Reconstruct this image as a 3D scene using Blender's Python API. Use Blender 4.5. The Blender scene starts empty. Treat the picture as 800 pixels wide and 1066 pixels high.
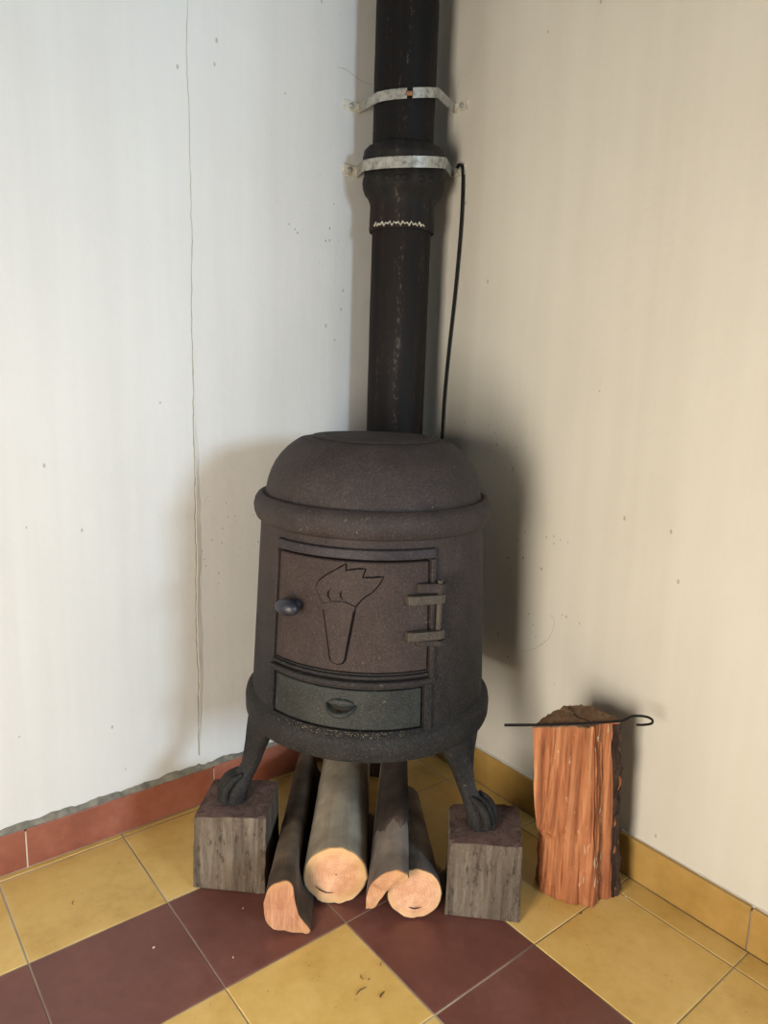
import bpy, bmesh, math, random
from mathutils import Vector, Matrix, noise
random.seed(7)
scene = bpy.context.scene
COL = scene.collection
rad = math.radians
pi = math.pi

# ------------------------------------------------------------------ camera
cam_d = bpy.data.cameras.new('camera')
cam = bpy.data.objects.new('camera', cam_d)
COL.objects.link(cam)
scene.camera = cam
cam_d.sensor_fit = 'HORIZONTAL'
cam_d.sensor_width = 36.0
cam_d.lens = 747.4 / 800 * 36.0
cam_d.clip_start = 0.02
RIGHT = Vector((0.78243952, -0.62186708, 0.03270678))
UP = Vector((0.09077018, 0.16585387, 0.98196399))
FWD = Vector((0.61607563, 0.76535863, -0.18621761))
CAM = Vector((-0.97143, -1.16921, 0.81950))
m = Matrix((RIGHT, UP, -FWD)).transposed().to_4x4()
m.translation = CAM
cam.matrix_world = m

# ------------------------------------------------------------------ world, light, exposure
w = bpy.data.worlds.new('world')
scene.world = w
w.use_nodes = True
bgn = w.node_tree.nodes['Background']
bgn.inputs[0].default_value = (0.75, 0.85, 1.0, 1)
bgn.inputs[1].default_value = 0.6
vs = scene.view_settings
vs.view_transform = 'Standard'
vs.look = 'None'
vs.exposure = 0.0
vs.gamma = 1.0
vs.use_curve_mapping = False

X0, XR = -1.62, 0.055          # room: far side wall, right wall surface
Y0, YL = -5.40, 0.020          # opposite wall, left wall surface
ZC = 2.70
YE, X2 = -2.20, 1.60          # the right wall ends at y = YE, beyond it the room widens to x = X2
WIN1 = (-1.22, -0.70, 0.08, 0.95)    # glazed garden door in the wall x = X0 (y0, y1, z0, z1), warm light
WIN2 = (-0.35, 0.85, 1.05, 2.05)    # window in the wall y = Y0 (x0, x1, z0, z1), cool light

def area(name, loc, rot, sx, sy, power, col):
    l = bpy.data.lights.new(name, 'AREA')
    l.shape = 'RECTANGLE'; l.size = sx; l.size_y = sy
    l.energy = power; l.color = col
    o = bpy.data.objects.new(name, l); COL.objects.link(o)
    o.location = loc; o.rotation_euler = rot
    return o
area('window_daylight_warm', (X0 - 0.02, (WIN1[0]+WIN1[1])/2, (WIN1[2]+WIN1[3])/2), (0, -pi/2, 0),
     WIN1[3]-WIN1[2], WIN1[1]-WIN1[0], 42.5, (1.0, 0.92, 0.79))
area('window_daylight_cool', ((WIN2[0]+WIN2[1])/2, Y0 - 0.02, (WIN2[2]+WIN2[3])/2), (pi/2, 0, 0),
     WIN2[1]-WIN2[0], WIN2[3]-WIN2[2], 212, (0.60, 0.81, 1.0))

# ------------------------------------------------------------------ material helpers
def srgb(r, g, b):
    f = lambda c: (c/255/12.92) if c/255 <= 0.04045 else ((c/255+0.055)/1.055)**2.4
    return (f(r), f(g), f(b), 1.0)

class NT:
    value = 1.0          # overall albedo level of the materials made next
    def __init__(s, name):
        s.mat = bpy.data.materials.new(name); s.mat.use_nodes = True
        s.t = s.mat.node_tree; s.n = s.t.nodes; s.l = s.t.links
        s.b = s.n['Principled BSDF']
        s.tc = s.n.new('ShaderNodeTexCoord')
    def mapping(s, scale=(1, 1, 1), rot=(0, 0, 0), out='Object', loc=(0, 0, 0)):
        mp = s.n.new('ShaderNodeMapping')
        mp.inputs['Scale'].default_value = scale
        mp.inputs['Rotation'].default_value = rot
        mp.inputs['Location'].default_value = loc
        s.l.new(s.tc.outputs[out], mp.inputs[0])
        return mp.outputs[0]
    def noise(s, vec, scale, detail=6, rough=0.55, dist=0.0):
        n = s.n.new('ShaderNodeTexNoise')
        n.inputs['Scale'].default_value = scale
        n.inputs['Detail'].default_value = detail
        n.inputs['Roughness'].default_value = rough
        n.inputs['Distortion'].default_value = dist
        s.l.new(vec, n.inputs['Vector'])
        return n.outputs[0]
    def wave(s, vec, scale, dist=2, detail=3, kind='RINGS', direction='Y'):
        n = s.n.new('ShaderNodeTexWave')
        n.wave_type = kind
        if kind == 'RINGS': n.rings_direction = direction
        else: n.bands_direction = direction
        n.inputs['Scale'].default_value = scale
        n.inputs['Distortion'].default_value = dist
        n.inputs['Detail'].default_value = detail
        s.l.new(vec, n.inputs['Vector'])
        return n.outputs[1]
    def voro(s, vec, scale):
        n = s.n.new('ShaderNodeTexVoronoi')
        n.inputs['Scale'].default_value = scale
        s.l.new(vec, n.inputs['Vector'])
        return n.outputs['Distance']
    def ramp(s, fac, stops):
        n = s.n.new('ShaderNodeValToRGB')
        e = n.color_ramp.elements
        while len(e) < len(stops): e.new(0.5)
        for el, (p, c) in zip(e, stops):
            el.position = p; el.color = c if len(c) == 4 else (*c, 1)
        s.l.new(fac, n.inputs[0])
        return n.outputs[0]
    def mix(s, fac, a, b, mode='MIX'):
        n = s.n.new('ShaderNodeMix'); n.data_type = 'RGBA'; n.blend_type = mode
        for sock, v in ((n.inputs[0], fac), (n.inputs[6], a), (n.inputs[7], b)):
            if hasattr(v, 'is_output'): s.l.new(v, sock)
            else: sock.default_value = v
        return n.outputs[2]
    def math(s, op, a, b=0.0):
        n = s.n.new('ShaderNodeMath'); n.operation = op
        for i, v in enumerate((a, b)):
            if hasattr(v, 'is_output'): s.l.new(v, n.inputs[i])
            else: n.inputs[i].default_value = v
        return n.outputs[0]
    def sep(s, vec):
        n = s.n.new('ShaderNodeSeparateXYZ'); s.l.new(vec, n.inputs[0]); return n.outputs
    def rng(s, v, a, b, c=0.0, d=1.0):
        n = s.n.new('ShaderNodeMapRange'); n.interpolation_type = 'SMOOTHSTEP'
        s.l.new(v, n.inputs[0])
        for i, x in enumerate((a, b, c, d)): n.inputs[i+1].default_value = x
        return n.outputs[0]
    def rand(s):
        n = s.n.new('ShaderNodeObjectInfo'); return n.outputs['Random']
    def done(s, col, rough=0.7, bumps=(), spec=0.5, metal=0.0):
        if NT.value != 1.0 and hasattr(col, 'is_output'): col = s.mix(1.0, col, (NT.value,)*3+(1.0,), 'MULTIPLY')
        if hasattr(col, 'is_output'): s.l.new(col, s.b.inputs['Base Color'])
        else: s.b.inputs['Base Color'].default_value = col
        if hasattr(rough, 'is_output'): s.l.new(rough, s.b.inputs['Roughness'])
        else: s.b.inputs['Roughness'].default_value = rough
        s.b.inputs['Specular IOR Level'].default_value = spec
        s.b.inputs['Metallic'].default_value = metal
        prev = None
        for h, strength, distance in bumps:
            bp = s.n.new('ShaderNodeBump')
            bp.inputs['Strength'].default_value = strength
            bp.inputs['Distance'].default_value = distance
            s.l.new(h, bp.inputs['Height'])
            if prev: s.l.new(prev, bp.inputs['Normal'])
            prev = bp.outputs[0]
        if prev: s.l.new(prev, s.b.inputs['Normal'])
        return s.mat

def plaster(name, c0, c1, c2, spatter=()):
    t = NT(name)
    v = t.mapping()
    big = t.noise(v, 1.6, 4)
    streak = t.noise(t.mapping((22, 22, 0.9)), 1.0, 5)
    fac = t.math('ADD', t.math('MULTIPLY', big, 0.6), t.math('MULTIPLY', streak, 0.4))
    col = t.ramp(fac, [(0.32, c0), (0.5, c1), (0.68, c2)])
    specks = t.voro(t.mapping((1, 1, 0.55)), 34)
    gate = t.noise(v, 5.0, 3)
    sp = t.math('MULTIPLY', t.math('LESS_THAN', specks, 0.075), t.math('GREATER_THAN', gate, 0.56))
    col = t.mix(t.math('MULTIPLY', sp, 0.45), col, srgb(110, 92, 76))
    for (cx, cy, cz), rr, dens, tone in spatter:            # sooty and rusty spatter round the stove and the pipe joint
        d = t.n.new('ShaderNodeVectorMath'); d.operation = 'DISTANCE'
        t.l.new(t.tc.outputs['Object'], d.inputs[0]); d.inputs[1].default_value = (cx, cy, cz)
        near = t.rng(d.outputs['Value'], rr, rr*0.35)
        cell = t.voro(t.mapping((1, 1, 0.8)), dens)
        pick = t.math('MULTIPLY', t.math('LESS_THAN', cell, 0.13), t.math('GREATER_THAN', t.noise(v, dens*0.5, 2), 0.5))
        col = t.mix(t.math('MULTIPLY', t.math('MULTIPLY', pick, near), 0.6), col, tone)
    brush = t.noise(t.mapping((60, 60, 4)), 1.0, 4)
    lump = t.noise(v, 14, 4)
    return t.done(col, 0.62, [(lump, 0.35, 0.006), (brush, 0.25, 0.0015)], spec=0.3)

M = {}
M['plaster_left'] = plaster('plaster_left', srgb(194, 192, 188), srgb(201, 199, 196), srgb(206, 205, 202),
                            [((-0.20, 0.02, 1.10), 0.10, 70, srgb(96, 66, 52)), ((-0.34, 0.02, 0.50), 0.16, 80, srgb(120, 108, 92))])
M['plaster_right'] = plaster('plaster_right', srgb(195, 189, 176), srgb(202, 196, 184), srgb(207, 202, 191),
                             [((0.055, -0.17, 0.62), 0.20, 95, srgb(78, 66, 56)), ((0.055, -0.34, 0.45), 0.16, 60, srgb(110, 98, 82))])
M['plaster_plain'] = plaster('plaster_plain', srgb(92, 89, 86), srgb(97, 94, 91), srgb(102, 99, 96))

NT.value = 0.90
def tile_mat(name, a, b, c, rough=0.42, var=0.10, wear=None):
    t = NT(name)
    r = t.rand()
    mp = t.n.new('ShaderNodeVectorMath'); mp.operation = 'ADD'
    t.l.new(t.tc.outputs['Object'], mp.inputs[0])
    cm = t.n.new('ShaderNodeCombineXYZ')
    t.l.new(t.math('MULTIPLY', r, 37.0), cm.inputs[0]); t.l.new(t.math('MULTIPLY', r, 91.0), cm.inputs[1])
    t.l.new(cm.outputs[0], mp.inputs[1])
    v = mp.outputs[0]
    n1 = t.noise(v, 9, 8, 0.62)
    n2 = t.noise(v, 60, 5, 0.6)
    fac = t.math('ADD', t.math('MULTIPLY', n1, 0.72), t.math('MULTIPLY', n2, 0.28))
    col = t.ramp(fac, [(0.33, a), (0.5, b), (0.68, c)])
    col = t.mix(t.math('MULTIPLY', t.math('SUBTRACT', r, 0.5), var), col, srgb(60, 40, 25))
    # pale worn rim of each tile
    xyz = t.sep(t.tc.outputs['Object'])
    e = t.math('MAXIMUM', t.math('ABSOLUTE', xyz[0]), t.math('ABSOLUTE', xyz[1]))
    rim = t.math('MULTIPLY', t.rng(e, 0.090, 0.0995), t.rng(n1, 0.42, 0.62))
    if wear: col = t.mix(t.math('MULTIPLY', rim, 0.35), col, wear)
    sp = t.math('LESS_THAN', t.voro(v, 46), 0.07)
    col = t.mix(t.math('MULTIPLY', sp, 0.35), col, srgb(120, 88, 50))
    ro = t.rng(n1, 0.3, 0.7, rough-0.08, rough+0.12)
    return t.done(col, ro, [(n2, 0.10, 0.0008), (n1, 0.10, 0.002)])
M['yellow'] = tile_mat('yellow_cement', srgb(198, 158, 82), srgb(216, 177, 101), srgb(227, 191, 117), wear=srgb(222, 196, 140))
M['maroon'] = tile_mat('maroon_cement', srgb(98, 58, 50), srgb(112, 67, 58), srgb(126, 79, 69), wear=srgb(128, 84, 76))
M['terracotta'] = tile_mat('terracotta', srgb(126, 70, 52), srgb(145, 83, 62), srgb(162, 100, 78), 0.5)
M['ochre_skirting'] = tile_mat('ochre_skirting', srgb(158, 123, 62), srgb(176, 139, 73), srgb(188, 152, 86), 0.5)
def simple(name, c0, c1, scale, rough, bump=0.3, dist=0.002, metal=0.0, spec=0.5, sc=(1, 1, 1)):
    t = NT(name); v = t.mapping(sc)
    n = t.noise(v, scale, 7)
    return t.done(t.ramp(n, [(0.35, c0), (0.65, c1)]), rough, [(n, bump, dist)], spec, metal)
M['grout'] = simple('grout', srgb(96, 82, 66), srgb(198, 184, 162), 3.2, 0.9)
M['mortar'] = simple('mortar', srgb(98, 94, 84), srgb(138, 132, 118), 60, 0.95, 0.6, 0.004)
M['frame_white'] = simple('painted_frame', srgb(205, 200, 190), srgb(215, 210, 200), 20, 0.5)

NT.value = 0.69
def iron(name, lo, hi, z0, z1, rough=0.68, spec=0.25):
    """cast iron: sooty black low down, heat-oxidised brown higher up on the casting"""
    t = NT(name)
    v = t.mapping()
    z = t.sep(t.tc.outputs['Object'])[2]
    n = t.noise(v, 7, 5)
    zz = t.math('ADD', z, t.math('MULTIPLY', t.math('SUBTRACT', n, 0.5), 0.16))
    fac = t.rng(zz, z0, z1)
    grain = t.noise(v, 420, 3, 0.6)
    blot = t.noise(v, 26, 6, 0.65)
    a = t.ramp(blot, [(0.3, lo[0]), (0.7, lo[1])])
    b = t.ramp(blot, [(0.3, hi[0]), (0.7, hi[1])])
    col = t.mix(fac, a, b)
    mid = t.noise(v, 340, 3, 0.6)
    col = t.mix(t.rng(mid, 0.50, 0.70, 0, 0.30), col, srgb(108, 94, 88))
    col = t.mix(t.rng(mid, 0.50, 0.32, 0, 0.30), col, srgb(26, 22, 21))
    dust = t.math('MULTIPLY', t.rng(t.noise(v, 150, 4, 0.7), 0.63, 0.70), t.rng(t.noise(v, 12, 4), 0.5, 0.62))
    col = t.mix(t.math('MULTIPLY', dust, 0.4), col, srgb(168, 156, 142))
    return t.done(col, rough, [(mid, 0.55, 0.002), (grain, 0.4, 0.001), (blot, 0.2, 0.003)], spec)
BR = (srgb(52, 43, 41), srgb(70, 59, 56))
DK = (srgb(26, 25, 25), srgb(42, 40, 39))
M['iron_body'] = iron('oxidised_cast_iron', DK, BR, 0.20, 0.42)
M['iron_top'] = iron('oxidised_cast_iron_top', BR, (srgb(52, 44, 43), srgb(69, 59, 57)), 0.2, 0.5)
M['iron_door'] = iron('oxidised_iron_door', BR, (srgb(56, 44, 41), srgb(72, 58, 54)), 0.15, 0.35)
M['iron_dark'] = iron('black_cast_iron', DK, (srgb(28, 27, 27), srgb(45, 43, 41)), -1.0, -0.9)
M['iron_frame'] = iron('dark_heated_iron', (srgb(46, 40, 43), srgb(60, 52, 55)), (srgb(46, 40, 44), srgb(60, 52, 56)), 0.2, 0.4, 0.5)
M['iron_drawer'] = iron('green_black_iron', (srgb(38, 41, 39), srgb(60, 63, 59)), (srgb(38, 41, 39), srgb(60, 63, 59)), 0, 1, 0.5)
M['iron_hinge'] = iron('bare_hinge_iron', (srgb(72, 64, 56), srgb(92, 83, 73)), (srgb(72, 64, 56), srgb(92, 83, 73)), 0, 1, 0.5)
M['iron_blue'] = simple('blued_iron', srgb(34, 34, 44), srgb(52, 52, 64), 40, 0.45, 0.2, 0.001)

M['groove_shade'] = simple('emblem_groove_shade', srgb(22, 18, 17), srgb(34, 28, 26), 80, 0.9, spec=0.1)  # shade in the emblem's grooves and flame slits, painted as a dark colour
def pipe_mat(name, a, b, rust):
    t = NT(name)
    st = t.noise(t.mapping((40, 40, 2.2)), 1.0, 6, 0.65)
    big = t.noise(t.mapping((9, 9, 3)), 1.0, 5)
    fine = t.noise(t.mapping((1, 1, 0.4)), 260, 4)
    col = t.ramp(st, [(0.3, a), (0.7, b)])
    col = t.mix(t.rng(big, 0.5, 0.72, 0, 0.8), col, rust)
    col = t.mix(t.rng(t.math('MULTIPLY', st, fine), 0.33, 0.45, 0, 0.45), col, srgb(132, 118, 106))
    return t.done(col, t.rng(big, 0.3, 0.7, 0.55, 0.75), [(st, 0.6, 0.003), (fine, 0.4, 0.0015)], 0.18)
M['pipe_upper'] = pipe_mat('tarred_pipe', srgb(14, 12, 12), srgb(30, 26, 25), srgb(36, 24, 22))
M['pipe_lower'] = pipe_mat('sooty_pipe', srgb(20, 17, 16), srgb(40, 33, 31), srgb(40, 28, 25))
M['bell'] = pipe_mat('tarred_joint', srgb(24, 22, 22), srgb(46, 42, 40), srgb(60, 39, 35))
NT.value = 0.95
def galv():
    t = NT('galvanised_steel'); v = t.mapping()
    n = t.noise(v, 70, 6, 0.65); s = t.voro(v, 130)
    col = t.ramp(n, [(0.3, srgb(96, 92, 84)), (0.48, srgb(160, 158, 150)), (0.7, srgb(188, 187, 180))])
    return t.done(col, 0.45, [(s, 0.2, 0.001)], 0.5, 0.35)
M['galv'] = galv()
M['painted_plate'] = simple('paint_flecked_plate', srgb(178, 170, 152), srgb(214, 208, 192), 90, 0.6)
M['rope'] = simple('white_rope_seal', srgb(150, 142, 126), srgb(212, 206, 190), 160, 0.9)
M['grit'] = simple('ash_grit', srgb(112, 100, 78), srgb(150, 136, 110), 160, 0.95)
M['cable'] = simple('black_cable', srgb(12, 11, 11), srgb(20, 19, 18), 60, 0.6, spec=0.2)
M['rod'] = simple('black_wire_rod', srgb(14, 12, 11), srgb(30, 24, 22), 120, 0.65, 0.4, 0.001, spec=0.2)
M['rust'] = simple('rusty_bolt', srgb(110, 70, 44), srgb(150, 112, 84), 140, 0.7)

NT.value = 0.80
def weathered(name, a, b, c, grain=(70, 70, 5), red=None):
    t = NT(name)
    g = t.noise(t.mapping(grain), 1.0, 7, 0.68, 0.6)
    n = t.noise(t.mapping(), 11, 5)
    f = t.noise(t.mapping(), 170, 4, 0.7)
    col = t.ramp(g, [(0.3, a), (0.5, b), (0.7, c)])
    col = t.mix(t.rng(n, 0.35, 0.7, 0, 0.45), col, red or a)
    col = t.mix(t.rng(f, 0.55, 0.72, 0, 0.35), col, c)
    h = t.noise(t.mapping((1, 1, 0.35)), 110, 5, 0.75)
    col = t.mix(t.rng(h, 0.47, 0.36, 0, 0.6), col, srgb(46, 36, 28))
    return t.done(col, 0.9, [(g, 0.8, 0.005), (h, 0.7, 0.003), (f, 0.6, 0.002)], 0.2)
M['sawn_side'] = weathered('weathered_sawn_side', srgb(70, 60, 51), srgb(114, 100, 86), srgb(150, 136, 120), red=srgb(92, 76, 63))
M['sawn_top'] = weathered('weathered_sawn_top', srgb(76, 59, 54), srgb(108, 86, 79), srgb(130, 108, 100), (30, 30, 30), srgb(110, 77, 70))

def bark(name, a, b, c, along):
    t = NT(name)
    g = t.noise(t.mapping((42, 3.0, 42)), 1.0, 6, 0.6, 0.4)
    n = t.noise(t.mapping(), 13, 5)
    f = t.noise(t.mapping((1, 0.4, 1)), 150, 4)
    col = t.ramp(n, [(0.33, a), (0.5, b), (0.66, c)])
    col = t.mix(t.rng(g, 0.4, 0.7, 0, 0.5), col, a)
    return t.done(col, 0.85, [(g, 0.5, 0.004), (f, 0.35, 0.0015)], 0.25)
M['bark_brown'] = bark('brown_bark', srgb(58, 47, 38), srgb(92, 77, 63), srgb(124, 107, 90), 0)
M['bark_grey'] = bark('smooth_grey_bark', srgb(138, 126, 108), srgb(172, 158, 138), srgb(196, 182, 160), 0)
M['bark_mid'] = bark('grey_brown_bark', srgb(86, 76, 70), srgb(118, 106, 98), srgb(148, 135, 125), 0)
M['bark_dark'] = bark('dark_bark', srgb(40, 31, 27), srgb(62, 50, 44), srgb(86, 72, 64), 0)

NT.value = 0.83
def endgrain(name, a, b, c, rim, rings=62, streaks=False):
    t = NT(name)
    v = t.mapping()
    wv = t.wave(v, rings, 2.5, 3, 'RINGS', 'Y')
    n = t.noise(v, 40, 6, 0.6)
    f = t.noise(t.mapping((1, 1, 1)), 300, 4, 0.7)
    if streaks: wv = t.noise(t.mapping((150, 40, 14), (0, 0.35, 0)), 1.0, 6, 0.7)
    k = 0.75 if streaks else 0.07
    col = t.ramp(t.math('ADD', t.math('MULTIPLY', wv, k), t.math('MULTIPLY', n, 1-k)), [(0.36, a), (0.55, b), (0.75, c)])
    xyz = t.sep(v)
    r = t.math('SQRT', t.math('ADD', t.math('MULTIPLY', xyz[0], xyz[0]), t.math('MULTIPLY', xyz[2], xyz[2])))
    col = t.mix(t.rng(r, 0.026, 0.046, 0, 0.8), col, rim)
    return t.done(col, 0.9, [(f, 0.5, 0.0012), (wv, 0.03, 0.0006)], 0.15)
M['end_pink'] = endgrain('fresh_end_grain', srgb(208, 150, 112), srgb(228, 174, 136), srgb(240, 196, 160), srgb(222, 180, 128))
M['end_tan'] = endgrain('tan_end_grain', srgb(176, 126, 92), srgb(204, 152, 114), srgb(220, 176, 138), srgb(206, 158, 110))
M['end_streak'] = endgrain('split_end_grain', srgb(160, 106, 78), srgb(196, 142, 108), srgb(218, 172, 138), srgb(196, 148, 104), streaks=True)

NT.value = 0.84
def split_mat():
    t = NT('split_orange_wood')
    g = t.noise(t.mapping((75, 75, 3.2)), 1.0, 7, 0.62, 0.8)
    n = t.noise(t.mapping((10, 10, 5)), 1.0, 5)
    f = t.noise(t.mapping((260, 260, 18)), 1.0, 4)
    col = t.ramp(g, [(0.30, srgb(84, 44, 27)), (0.42, srgb(152, 90, 56)), (0.56, srgb(190, 122, 80)), (0.75, srgb(216, 156, 110))])
    col = t.mix(t.rng(n, 0.46, 0.7, 0, 0.5), col, srgb(146, 84, 58))
    fl = t.math('GREATER_THAN', t.noise(t.mapping((150, 150, 40)), 1.0, 3), 0.69)
    col = t.mix(t.math('MULTIPLY', fl, 0.6), col, srgb(236, 196, 152))
    return t.done(col, 0.75, [(g, 0.8, 0.006), (f, 0.4, 0.0012)], 0.25)
M['split'] = split_mat()
M['split_top'] = weathered('grey_brown_cut_top', srgb(112, 82, 60), srgb(146, 112, 84), srgb(172, 138, 108), (60, 60, 60), srgb(124, 92, 68))
M['split_bark'] = weathered('charred_bark', srgb(34, 26, 22), srgb(62, 46, 38), srgb(104, 80, 66), (50, 50, 8), srgb(40, 30, 24))
M['dark_crack'] = simple('dark_crack', srgb(36, 24, 18), srgb(58, 38, 28), 100, 0.95)
M['splinter'] = simple('wood_splinter', srgb(88, 62, 36), srgb(140, 104, 62), 90, 0.8)
M['chip'] = simple('pale_chip', srgb(196, 176, 146), srgb(224, 208, 180), 90, 0.9)
M['crack_line'] = simple('plaster_crack_shade', srgb(150, 140, 120), srgb(182, 172, 152), 60, 0.9)

# ------------------------------------------------------------------ mesh helpers
def finish(name, bm, mat, parent=None, root=(0, 0, 0), smooth=None, bevel=0.0, recalc=True, subsurf=0):
    """link a bmesh built in world coordinates as one mesh object, relative to its thing's base"""
    if recalc: bmesh.ops.recalc_face_normals(bm, faces=bm.faces[:])
    r = Vector(root)
    for v in bm.verts: v.co -= r
    me = bpy.data.meshes.new(name)
    bm.to_mesh(me); bm.free()
    for mm in (mat if isinstance(mat, (list, tuple)) else [mat]): me.materials.append(mm)
    if smooth is not None:
        me.shade_smooth()
        me.set_sharp_from_angle(angle=rad(smooth))
    o = bpy.data.objects.new(name, me); COL.objects.link(o)
    if parent: o.parent = parent
    else: o.location = r
    if bevel:
        b = o.modifiers.new('bevel', 'BEVEL'); b.width = bevel; b.segments = 2; b.limit_method = 'ANGLE'; b.angle_limit = rad(40)
    if subsurf:
        s = o.modifiers.new('subsurf', 'SUBSURF'); s.levels = subsurf; s.render_levels = subsurf
    return o

def thing(name, loc, label, cat, group=None):
    o = bpy.data.objects.new(name, None); COL.objects.link(o)
    o.location = loc; o.empty_display_size = 0.05
    tag(o, label, cat, group)
    return o
def tag(o, label, cat, group=None):
    o['label'] = label; o['category'] = cat
    if group: o['group'] = group
def structure(o):
    o['kind'] = 'structure'; return o

def add_box(bm, lo, hi):
    vs_ = [bm.verts.new((x, y, z)) for z in (lo[2], hi[2]) for y in (lo[1], hi[1]) for x in (lo[0], hi[0])]
    for f in ((0, 2, 3, 1), (4, 5, 7, 6), (0, 1, 5, 4), (1, 3, 7, 5), (3, 2, 6, 7), (2, 0, 4, 6)):
        bm.faces.new([vs_[i] for i in f])
def box(lo, hi):
    bm = bmesh.new(); add_box(bm, lo, hi); return bm

def lathe(profile, center, n=96, close=True):
    """profile: list of (r, z), bottom to top"""
    bm = bmesh.new(); rings = []
    for r, z in profile:
        rings.append([bm.verts.new((center[0]+r*math.cos(2*pi*i/n), center[1]+r*math.sin(2*pi*i/n), z)) for i in range(n)])
    for a, b in zip(rings, rings[1:]):
        for i in range(n): bm.faces.new((a[i], a[(i+1) % n], b[(i+1) % n], b[i]))
    if close:
        bm.faces.new(rings[0][::-1]); bm.faces.new(rings[-1])
    return bm

def tube(bm, pts, r, n=10, cap=True):
    pts = [Vector(p) for p in pts]
    rr = r if isinstance(r, (list, tuple)) else [r]*len(pts)
    T0 = (pts[1]-pts[0]).normalized()
    ref = Vector((0, 0, 1)) if abs(T0.z) < 0.9 else Vector((1, 0, 0))
    nrm = (ref - T0*ref.dot(T0)).normalized()
    rings = []
    for i, p in enumerate(pts):
        T = (pts[min(i+1, len(pts)-1)] - pts[max(i-1, 0)]).normalized()
        nrm = (nrm - T*nrm.dot(T)).normalized()
        bn = T.cross(nrm)
        rings.append([bm.verts.new(p + rr[i]*(math.cos(2*pi*k/n)*nrm + math.sin(2*pi*k/n)*bn)) for k in range(n)])
    for a, b in zip(rings, rings[1:]):
        for k in range(n): bm.faces.new((a[k], a[(k+1) % n], b[(k+1) % n], b[k]))
    if cap:
        bm.faces.new(rings[0][::-1]); bm.faces.new(rings[-1])

def catmull(pts, k=6):
    P = [Vector(p) for p in pts]; P = [2*P[0]-P[1]] + P + [2*P[-1]-P[-2]]
    out = []
    for i in range(1, len(P)-2):
        for j in range(k):
            t = j/k
            out.append(0.5*((2*P[i]) + (-P[i-1]+P[i+1])*t + (2*P[i-1]-5*P[i]+4*P[i+1]-P[i+2])*t*t + (-P[i-1]+3*P[i]-3*P[i+1]+P[i+2])*t**3))
    out.append(P[-2]); return out

def fbm(p, s, o=4):
    return noise.fractal(Vector(p)*s, 1.0, 2.0, o)

# ------------------------------------------------------------------ room shell
structure(finish('wall_left', box((X0-0.1, YL, 0), (XR+0.1, YL+0.1, ZC)), M['plaster_left']))
structure(finish('wall_right', box((XR, YE, 0), (XR+0.1, YL, ZC)), M['plaster_right']))
wl = bpy.data.objects['wall_left']; wr = bpy.data.objects['wall_right']
bm = bmesh.new()     # wall x = X0 with the low window opening
y0, y1, z0, z1 = WIN1
add_box(bm, (X0-0.1, Y0-0.1, 0), (X0, y0, ZC)); add_box(bm, (X0-0.1, y1, 0), (X0, YL, ZC))
add_box(bm, (X0-0.1, y0, 0), (X0, y1, z0)); add_box(bm, (X0-0.1, y0, z1), (X0, y1, ZC))
structure(finish('wall_far_left', bm, M['plaster_plain']))
bm = bmesh.new()     # wall y = Y0 with the higher window opening
x0, x1, z0, z1 = WIN2
add_box(bm, (X0, Y0-0.1, 0), (x0, Y0, ZC)); add_box(bm, (x1, Y0-0.1, 0), (X2+0.1, Y0, ZC))
add_box(bm, (x0, Y0-0.1, 0), (x1, Y0, z0)); add_box(bm, (x0, Y0-0.1, z1), (x1, Y0, ZC))
structure(finish('wall_behind', bm, M['plaster_plain']))
structure(finish('wall_far_right', box((X2, Y0, 0), (X2+0.1, YE, ZC)), M['plaster_plain']))
structure(finish('wall_return', box((XR+0.1, YE, 0), (X2+0.1, YE+0.1, ZC)), M['plaster_plain']))
structure(finish('ceiling', box((X0-0.1, Y0-0.1, ZC), (X2+0.1, YL+0.1, ZC+0.1)), M['plaster_plain']))
bm = bmesh.new(); y0, y1, z0, z1 = WIN1; t = 0.045
for lo, hi in (((y0, z0), (y0+t, z1)), ((y1-t, z0), (y1, z1)), ((y0+t, z0), (y1-t, z0+t)), ((y0+t, z1-t), (y1-t, z1))):
    add_box(bm, (X0-0.01, lo[0], lo[1]), (X0+0.02, hi[0], hi[1]))
structure(finish('window_1', bm, M['frame_white']))
bm = bmesh.new(); x0, x1, z0, z1 = WIN2
for lo, hi in (((x0, z0), (x0+t, z1)), ((x1-t, z0), (x1, z1)), ((x0+t, z0), (x1-t, z0+t)), ((x0+t, z1-t), (x1-t, z1))):
    add_box(bm, (lo[0], Y0-0.01, lo[1]), (hi[0], Y0+0.02, hi[1]))
structure(finish('window_2', bm, M['frame_white']))

# floor: screed slab with every nearby cement tile laid on it
T = 0.2
floor = structure(finish('floor', box((X0-0.1, Y0-0.1, -0.08), (X2+0.1, YL+0.1, -0.0009)), M['grout']))
def tile_mesh(w, d):
    bm = bmesh.new(); g = 0.0008; b = 0.0012; h = 0.008
    def ring(wx, dy, z): return [bm.verts.new((sx*wx, sy*dy, z)) for sx, sy in ((-1, -1), (1, -1), (1, 1), (-1, 1))]
    a = ring(w/2-g, d/2-g, -h); c = ring(w/2-g, d/2-g, -b*0.6); e = ring(w/2-g-b, d/2-g-b, 0)
    for p, q in ((a, c), (c, e)):
        for i in range(4): bm.faces.new((p[i], p[(i+1) % 4], q[(i+1) % 4], q[i]))
    bm.faces.new(e)
    me = bpy.data.meshes.new('tile'); bm.to_mesh(me); bm.free()
    return me
tm = {'yellow': tile_mesh(T, T), 'maroon': tile_mesh(T, T)}
for k in tm: tm[k].materials.append(M[k])
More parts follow.
